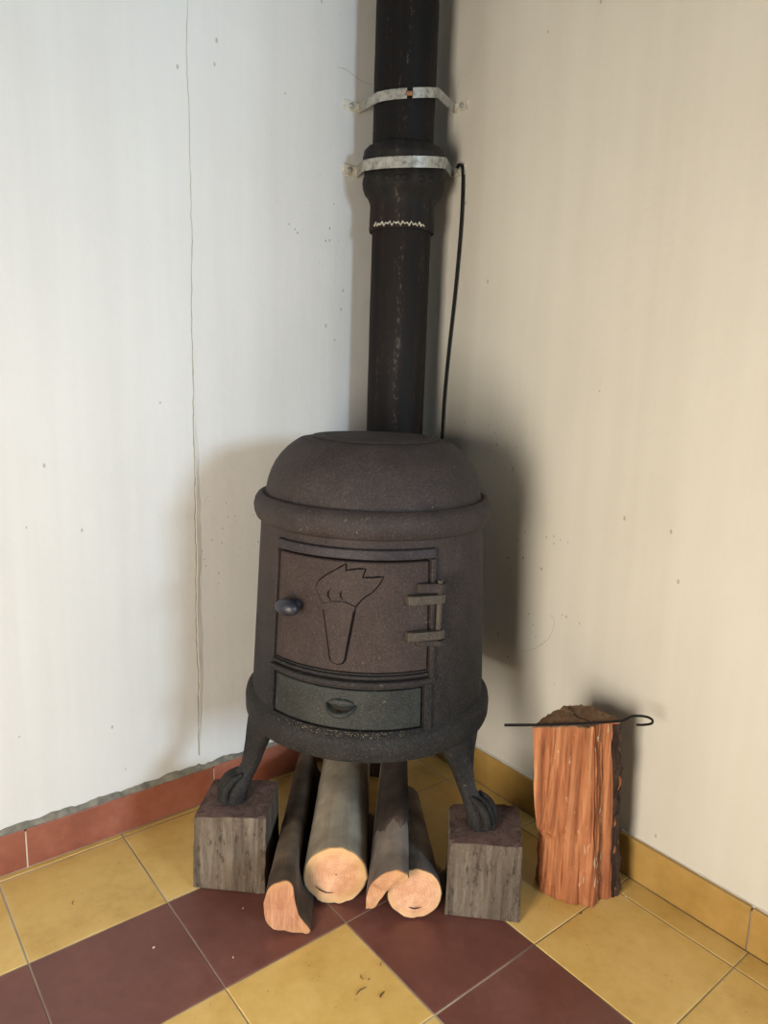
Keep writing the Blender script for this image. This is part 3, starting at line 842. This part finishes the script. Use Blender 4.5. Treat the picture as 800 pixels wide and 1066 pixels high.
clamp((1.311, 1.327), 0.0612, 0.0085, 'upper galvanised strap clamp in two halves bolted around the bare stove pipe', True, 0.010)
clamp((1.199, 1.212), 0.0785, 0.0096, 'lower galvanised strap clamp around the thick bell joint of the stove pipe', False, 0.014)

# black cable hanging from the lower clamp down behind the stove
CB = (0.046, -0.092, 0.42)
b = bmesh.new()
pts = catmull([(0.046, -0.094, 1.216), (0.0445, -0.101, 1.219), (0.0470, -0.1085, 1.205), (0.0465, -0.1115, 1.117), (0.0465, -0.1045, 0.993), (0.0470, -0.0925, 0.864), (0.0475, -0.0860, 0.768), (0.0480, -0.0850, 0.694), (0.0480, -0.084, 0.56), (0.0480, -0.086, 0.42)], 8)
tube(b, pts, 0.0029, 8)
o = finish('hanging_cable', b, M['cable'], None, CB, smooth=60)
tag(o, 'thin black cable hanging from the lower pipe clamp down the right wall', 'cable')

# ------------------------------------------------------------------ wood blocks under the stove's feet
def rough_block(name, base, top, h, label, seed, chip=None):
    c = sum((Vector(p) for p in base), Vector((0, 0)))/4
    loc = (c.x, c.y, 0.0)
    bm_ = bmesh.new(); n = 14
    B = [Vector((p[0], p[1], 0.0006)) for p in base]; Tp = [Vector((p[0], p[1], h)) for p in top]
    quads = [(B[0], B[1], Tp[1], Tp[0]), (B[1], B[2], Tp[2], Tp[1]), (B[2], B[3], Tp[3], Tp[2]), (B[3], B[0], Tp[0], Tp[3]), (Tp[0], Tp[1], Tp[2], Tp[3]), (B[3], B[2], B[1], B[0])]
    for qi, (a, b_, c_, d_) in enumerate(quads):
        g_ = [[bm_.verts.new(a.lerp(b_, i/n).lerp(d_.lerp(c_, i/n), j/n)) for j in range(n+1)] for i in range(n+1)]
        for i in range(n):
            for j in range(n):
                f = bm_.faces.new((g_[i][j], g_[i+1][j], g_[i+1][j+1], g_[i][j+1])); f.material_index = 1 if qi == 4 else 0
    bmesh.ops.remove_doubles(bm_, verts=bm_.verts[:], dist=1e-5)
    ctr = Vector((c.x, c.y, h/2))
    for v in bm_.verts:
        q = v.co + Vector((seed, seed*2, 0))
        k = 0.0016
        dx = fbm(q, 24)*k; dy = fbm(q+Vector((5, 1, 2)), 24)*k; dz = fbm(q+Vector((1, 7, 3)), 20)*k
        if v.co.z > 0.004 and v.co.z < h-0.002: v.co += Vector((dx, dy, 0))
        elif v.co.z >= h-0.002: v.co += Vector((dx, dy, -abs(dz)))
        # knocked-off corners
        e = (v.co-ctr); 
        if v.co.z > 0.01:
            w_ = fbm(q*1.0, 60)
            lim = max(abs(e.z)/(h/2), 0)
            if lim > 0.93 and e.xy.length > 0.066 and w_ > 0.05: v.co -= e.normalized()*0.004*min(1, w_*3)
    o_ = finish(name, bm_, [M['sawn_side'], M['sawn_top']], None, loc, bevel=0.0012)
    tag(o_, label, 'wood block', 'sawn blocks under the stove legs')
    return o_
rough_block('wood_block', [(-.5550, -.1930), (-.4700, -.2745), (-.3960, -.1940), (-.4760, -.1150)], [(-.5540, -.2000), (-.4650, -.2690), (-.3940, -.1850), (-.4820, -.1180)], BLOCK_H,
            'grey sawn wood block under the left front foot, against the red skirting side', 1.0)
rough_block('wood_block', [(-.2680, -.4780), (-.1860, -.5590), (-.1060, -.4790), (-.1900, -.4000)], [(-.2700, -.4830), (-.1880, -.5560), (-.1060, -.4770), (-.2020, -.4090)], BLOCK_H,
            'grey sawn wood block under the right front foot, nearest the split firewood', 4.0)
rough_block('wood_block', [(-.1330, -.0920), (-.0920, -.1330), (-.0420, -.0830), (-.0830, -.0420)], [(-.1330, -.0920), (-.0920, -.1330), (-.0420, -.0830), (-.0830, -.0420)], BLOCK_H,
            'small wood block in the dark under the rear leg, in the corner behind the logs', 8.0)

# ------------------------------------------------------------------ round logs under the stove
def make_log(face, back, section, z1s, mats, label, seed, rough=0.02, crack=None, peel=None):
    """section: outline (across, up) of the front end in metres about the face centre; z1s: scale at the back end"""
    F = Vector(face); K = Vector(back); ax = (K-F); L = ax.length; ax.normalize()
    yaw = math.atan2(-ax.x, ax.y)
    side = Vector((math.cos(yaw), math.sin(yaw), 0)); up = side.cross(ax).normalized()
    if up.z < 0: up = -up
    loc = Vector((F.x, F.y, 0))
    root = thing('firewood_log', loc, label, 'log', 'round logs laid under the stove')
    n = 48
    # closed outline resampled by arc angle
    outl = catmull([(p[0], p[1], 0) for p in section] + [(section[0][0], section[0][1], 0)], 8)[:-1]
    idx = [outl[int(len(outl)*k/n)] for k in range(n)]
    b = bmesh.new(); rings = []; mN = 22
    for j in range(mN+1):
        s = j/mN; sc = 1+(z1s-1)*s
        row = []
        for k in range(n):
            p = idx[k]
            q = F + ax*(L*s) + side*p.x*sc + up*p.y*sc
            rr = 1 + rough*fbm(q+Vector((seed, 0, 0)), 16) + 0.5*rough*fbm(q+Vector((0, seed, 0)), 60)
            q = F + ax*(L*s) + side*p.x*sc*rr + up*p.y*sc*rr
            if j == 0: q -= ax*0.0035*fbm(q+Vector((0, 0, seed)), 70)
            q.z = max(q.z, 0.0008)
            row.append(b.verts.new(q))
        rings.append(row)
    inner = [b.verts.new(v.co*0.94 + F*0.06 + ax*0.0025) for v in rings[0]]
    for k in range(n): b.faces.new((inner[k], inner[(k+1) % n], rings[0][(k+1) % n], rings[0][k]))
    for p_, q_ in zip(rings, rings[1:]):
        for k in range(n): b.faces.new((p_[k], p_[(k+1) % n], q_[(k+1) % n], q_[k]))
    b.faces.new(rings[-1])
    fr = [v.co.copy() for v in rings[0]]
    bk = finish('bark', b, M[mats[0]], None, loc, smooth=50)
    # put bark in the log's own axes so that its grain runs along the log
    R = Matrix((side, ax, up)).transposed().to_4x4(); R.translation = F - loc
    Ri = R.inverted()
    bk.data.transform(Ri); bk.parent = root; bk.location = (0, 0, 0); bk.matrix_local = R
    # saw-cut end, proud of the bark ring
    b = bmesh.new(); cen = F - ax*0.0012; rws = []
    for s in (0.965, 0.8, 0.55, 0.28):
        rws.append([b.verts.new(F + (q-F)*s - ax*(0.0012+0.0010*fbm(q*1.0+Vector((s*3, seed, 0)), 40))) for q in fr])
    bkr = [b.verts.new(F + (q-F)*0.965 + ax*0.004) for q in fr]
    for p_, q_ in zip([bkr]+rws, rws):
        for k in range(n): b.faces.new((p_[k], p_[(k+1) % n], q_[(k+1) % n], q_[k]))
    cv = b.verts.new(cen)
    for k in range(n): b.faces.new((rws[-1][k], rws[-1][(k+1) % n], cv))
    en = finish('cut_end', b, M[mats[1]], None, loc, smooth=60)
    en.data.transform(Ri); en.parent = root; en.location = (0, 0, 0); en.matrix_local = R
    if crack:
        for pts_, wd in crack:
            b = bmesh.new(); pr = catmull([(p[0], p[1], 0) for p in pts_], 6); prev_ = None
            for k, p in enumerate(pr):
                u = math.sin(pi*(k+0.3)/(len(pr)-0.4))
                t_ = (pr[min(k+1, len(pr)-1)]-pr[max(k-1, 0)]).normalized(); nn = Vector((-t_.y, t_.x, 0))
                ww = wd*(0.25+0.75*u)*(1+0.35*math.sin(k*2.3))
                c3 = F - ax*0.0030
                row = [b.verts.new(c3 + side*(p.x+nn.x*e*ww) + up*(p.y+nn.y*e*ww)) for e in (-1, 1)]
                if prev_: b.faces.new((prev_[0], prev_[1], row[1], row[0]))
                prev_ = row
            o_ = finish('drying_crack', b, M['dark_crack'], None, loc); o_.parent = en
            o_.data.transform(Ri); o_.location = (0, 0, 0)
    if peel:            # a sheet of bark still clinging over the peeled wood
        s0, s1, k0, k1 = peel
        b = bmesh.new(); rows = []
        for j in range(15):
            row = []
            for k in range(k0, k1+1):
                p = idx[k % n]
                s = s0+(s1-s0)*j/14
                if j == 0: s += 0.03*math.sin((k-k0)*0.9)+0.03*fbm((k*0.37, seed, 0), 2.0)
                sc = 1+(z1s-1)*s
                row.append(b.verts.new(F + ax*(L*s) + side*p.x*sc*1.05 + up*p.y*sc*1.05))
            rows.append(row)
        for p_, q_ in zip(rows, rows[1:]):
            for k in range(len(p_)-1): b.faces.new((p_[k], p_[k+1], q_[k+1], q_[k]))
        o_ = finish('loose_bark', b, M['bark_dark'], None, loc, smooth=50)
        o_.data.transform(Ri); o_.parent = root; o_.location = (0, 0, 0); o_.matrix_local = R
        sm = o_.modifiers.new('solid', 'SOLIDIFY'); sm.thickness = 0.0025
    return root
def circ(r, n=12, e=1.0, seed=0.0):
    return [(r*(1+0.02*math.sin(2*a+seed)+0.012*math.sin(5*a+seed*2))*math.cos(a), r*e*math.sin(a)) for a in [2*pi*k/n for k in range(n)]]
make_log((-.4860, -.3640, .0430), (-.2330, -.0380, .0350), [(-.0320, .010), (-.0240, .035), (-.003, .0460), (.0110, .039), (.0150, .014), (.0220, -.012), (.0380, -.034), (.0320, -.0430), (.006, -.0400), (-.0190, -.0330), (-.0310, -.0150)], 0.80,
         ('bark_brown', 'end_streak'), 'leftmost log under the stove, brown bark with a jagged split end', 2.0, 0.03)
make_log((-.3920, -.3580, .0512), (-.1850, -.0970, .0470), circ(0.0498, 14, 1.0, 0.6), 0.94, ('bark_grey', 'end_pink'),
         'thickest log under the stove, smooth pale grey bark and round pinkish cut end', 5.0, 0.012,
         crack=[([(-.030, -.017), (-.024, -.023), (-.014, -.028), (-.003, -.0285)], 0.0011), ([(.0005, .003), (.0025, .0035)], 0.0012)])
make_log((-.3615, -.4420, .0635), (-.1355, -.1815, .1000), [(-.0270, -.0350), (-.0275, -.0160), (-.0230, .0030), (-.0130, .0210), (.0040, .0350), (.0220, .0410), (.0340, .0350), (.0345, .0260), (.0210, .0200), (.0095, .0080), (-.0020, -.0100), (-.0130, -.0310)], 0.74,
         ('bark_mid', 'end_tan'), 'narrow split log under the stove with half-peeled bark, leaning on its round neighbour', 9.0, 0.03, peel=(0.30, 0.98, 8, 27))
make_log((-.3100, -.4540, .0430), (-.1600, -.2440, .0330), circ(0.0418, 14, 1.0, 2.0), 0.80, ('bark_mid', 'end_pink'),
         'rightmost log under the stove, grey bark and round pale end with a low crack', 13.0, 0.02,
         crack=[([(-.009, -.0210), (.000, -.0235), (.010, -.0215)], 0.0012)])

# ------------------------------------------------------------------ split firewood by the right wall
HB = 0.305
base = [(-.105, -.538), (-.097, -.562), (-.083, -.584), (-.0690, -.6075), (-.0560, -.6040), (-.0420, -.5990), (-.0330, -.6080), (-.0060, -.6160), (.0020, -.5950), (.0000, -.5600), (-.0150, -.5280), (-.0450, -.5050), (-.0800, -.5080), (-.1000, -.5220)]
top = [(-.158, -.533), (-.130, -.551), (-.104, -.569), (-.0780, -.5880), (-.0660, -.5870), (-.0530, -.5850), (-.0450, -.5920), (-.0290, -.5980), (-.0220, -.5800), (-.0210, -.5500), (-.0320, -.5280), (-.0560, -.5180), (-.0860, -.5160), (-.1250, -.5230)]
FL = Vector((-.06, -.565, 0))
fw = thing('split_firewood', FL, 'upright split log with raw orange face standing by the ochre skirting', 'log')
def resample(poly, n=96):
    P_ = [Vector(p) for p in poly]; out = []
    m_ = len(P_); per = n//m_
    for i in range(m_):
        for k in range(per): out.append(P_[i].lerp(P_[(i+1) % m_], k/per))
    return out
rb, rt_ = resample(base, 112), resample(top, 112); n = len(rb); NZ = 44
bm = bmesh.new(); bm2 = bmesh.new(); rings = []
def fw_pt(k, s, off=0.0):
    z = HB*s
    e = s*s*(3-2*s)
    # the left edge swells out above a broken step at a third of the height
    if s < 0.34: e = 0.14*(s/0.34)
    elif s < 0.42: e = 0.14 + 0.40*(s-0.34)/0.08
    else: e = 0.54 + 0.46*(s-0.42)/0.58
    wgt = max(0.0, 1-abs(((k/n*14)+7) % 14-7)/4.0)       # only near the left corner (vertex 0)
    e = e*wgt + s*(1-wgt)
    p = rb[k].lerp(rt_[k], e)
    c = Vector((-.055, -.56)).lerp(Vector((-.07, -.553)), s)
    d = p-c
    bend = 0.004*math.sin(s*7.0+k*0.06)
    gro = 0.0042*fbm((k*0.42+bend*60, 0.3, s*0.9), 1.0) + 0.0026*fbm((k*1.1+bend*90, 4.3, s*1.6), 1.0) + 0.003*fbm((k*0.13, 2.0, s*5), 1.0)
    gro = max(-0.006, min(0.005, gro))
    d = d + d.normalized()*(gro+off)
    return Vector((c.x+d.x, c.y+d.y, max(z, 0.0008)))
for j in range(NZ+1):
    rings.append([bm.verts.new(fw_pt(k, j/NZ)) for k in range(n)])
for p_, q_ in zip(rings, rings[1:]):
    for k in range(n): bm.faces.new((p_[k], p_[(k+1) % n], q_[(k+1) % n], q_[k]))
bm.faces.new(rings[0][::-1])
finish('split_face', bm, M['split'], fw, FL, smooth=32)
# cut top: two saw levels with a step between them
b = bmesh.new(); tr = [fw_pt(k, 1.0) for k in range(n)]
cen = Vector((-.07, -.553, HB+0.001)); rws = []
for s in (1.0, 0.97, 0.72, 0.45, 0.2):
    rw = []
    for q in tr:
        p = cen.lerp(q, s); zt = HB
        if s < 1.0: zt += 0.0012 + 0.0012*fbm(p, 60)
        rw.append(b.verts.new((p.x, p.y, zt)))
    rws.append(rw)
for p_, q_ in zip(rws, rws[1:]):
    for k in range(n): b.faces.new((p_[k], p_[(k+1) % n], q_[(k+1) % n], q_[k]))
b.faces.new(rws[-1])
tp = finish('cut_top', b, M['split_top'], fw, FL, smooth=40)
b = bmesh.new(); prev = None            # dark check across the top
for k in range(13):
    s = k/12; p = Vector((-.080, -.583)).lerp(Vector((-.062, -.524)), s) + Vector((0.004*math.sin(s*9), 0))
    row = [b.verts.new((p.x+e*0.0012, p.y, HB+0.0030)) for e in (-1, 1)]
    if prev: b.faces.new((prev[0], prev[1], row[1], row[0]))
    prev = row
finish('drying_crack', b, M['dark_crack'], tp, FL)
# dark bark strip on the wall side
k0, k1 = int(6.45*n/14), int(9.6*n/14); b = bmesh.new(); rows = []
for j in range(NZ+1):
    s = j/NZ; row = []
    for k in range(k0, k1+1):
        edge = 1.0 if k0+1 < k < k1 else 0.0
        rg = 0.0065*max(0, fbm((k*0.5, 8.0, s*16), 1.0))+0.0030*max(0.0, fbm((k*0.2, 3.0, s*7), 1.0)+0.45)-0.0012
        row.append(b.verts.new(fw_pt(k, s*0.985+0.004, rg*edge*(1 if 0.03 < s else 0.3)+0.0002)))
    rows.append(row)
for p_, q_ in zip(rows, rows[1:]):
    for k in range(len(p_)-1): b.faces.new((p_[k], p_[k+1], q_[k+1], q_[k]))
finish('bark', b, M['split_bark'], fw, FL, smooth=40)
# torn fibres standing off the front edge
rnd = random.Random(11)
b = bmesh.new()
for k in range(22):
    s = rnd.uniform(0.04, 0.95); kk = int((3+rnd.uniform(-0.6, 2.6))*n/14)
    p = fw_pt(kk, s, 0.0004); q = fw_pt(kk, min(0.99, s+rnd.uniform(0.01, 0.06)), rnd.uniform(0.0005, 0.002))
    tube(b, [p, p.lerp(q, 0.5)+Vector((rnd.uniform(-.001, .001), rnd.uniform(-.001, .001), 0)), q], [0.0004, 0.0008, 0.0003], 4)
g = finish('torn_fibres', b, M['chip'], fw, FL); g['kind'] = 'stuff'

# poker lying on top of it
PK = (-0.09, -0.575, HB)
zt = HB+0.0058
b = bmesh.new()
pk = [(-.196, -.511, zt+0.0006), (-.155, -.538, zt+0.0003), (-.103, -.569, zt), (-.048, -.5995, zt), (-.030, -.6060, zt), (-.018, -.6065, zt+.001), (-.006, -.6080, zt+.001), (.0040, -.6150, zt+.001), (.0085, -.6240, zt+.001), (.0050, -.6330, zt+.001), (-.0060, -.6380, zt+.001), (-.0200, -.6335, zt+.001), (-.0290, -.6270, zt+.001)]
pp = catmull(pk, 6)
tube(b, pp, [0.0022 if k < 6 else 0.0019 for k in range(len(pp))], 9)
o = finish('poker', b, M['rod'], None, PK, smooth=60)
tag(o, 'thin black iron poker with hooked end lying on top of the split log', 'poker')

# ------------------------------------------------------------------ bits of bark and splinters on the floor
def splinter(x, y, L_, ang, wd, mat, label):
    b = bmesh.new(); h = wd*0.55
    n_ = 6; prev_ = None; rows = []
    for k in range(n_+1):
        u = k/n_; ww = wd*math.sin(pi*min(0.97, max(0.06, u)))**0.7; px = (u-0.5)*L_; py = 0.12*L_*math.sin(u*4)
        ca, sa = math.cos(ang), math.sin(ang)
        row = []
        for oy, oz in ((-ww, 0.0006), (0, 0.0006+h*2), (ww, 0.0006)):
            X_, Y_ = px, py+oy
            row.append(b.verts.new((x+X_*ca-Y_*sa, y+X_*sa+Y_*ca, oz)))
        rows.append(row)
    for p_, q_ in zip(rows, rows[1:]):
        for k in range(3): b.faces.new((p_[k], p_[(k+1) % 3], q_[(k+1) % 3], q_[k]))
    b.faces.new(rows[0]); b.faces.new(rows[-1][::-1])
    o_ = finish('splinter', b, M[mat], None, (x, y, 0))
    tag(o_, label, 'splinter', 'splinters and chips on the floor')
def fl_at(u, v):
    d = RIGHT*((u-400)/747.4) + UP*((533-v)/747.4) + FWD
    return CAM + d*(-CAM.z/d.z)
for u, v, L_, an, wd, mt, lab in [
        (376, 1032, .018, 0.2, .0012, 'splinter', 'brown splinter on the yellow tile, nearest the bottom edge, long and thin'),
        (398, 1036, .011, 0.5, .0016, 'splinter', 'short dark splinter on the yellow tile, right of the long thin one'),
        (377, 1018, .010, 1.6, .0007, 'splinter', 'hair-thin brown splinter on the yellow tile below the thick log'),
        (384, 1020, .003, 0.0, .0012, 'splinter', 'tiny brown speck of bark on the yellow tile below the thick log'),
        (397, 1004, .008, 0.9, .0006, 'splinter', 'fine splinter at the yellow tile edge beside the maroon tile'),
        (160, 987, .0035, 0.3, .0016, 'chip', 'white chip in the middle of the left maroon tile'),
        (243, 997, .0030, 1.0, .0014, 'chip', 'small pale chip on the maroon tile near the leftmost log'),
        (253, 946, .0026, 0.4, .0012, 'chip', 'tiny pale chip on the maroon tile just below the left block'),
        (269, 930, .0035, 0.0, .0015, 'chip', 'pale chip at the foot of the left block beside the leftmost log'),
        (605, 951, .0050, 0.7, .0020, 'splinter', 'dark crumb of bark on the tile joint in front of the split log'),
        (652, 934, .0040, 0.2, .0018, 'chip', 'pale chip on the narrow tile strip right of the split log'),
        (76, 940, .0090, 1.2, .0006, 'splinter', 'lone hair-thin splinter on the far left yellow tile')]:
    p = fl_at(u, v); splinter(p.x, p.y, L_, an, wd, mt, lab)
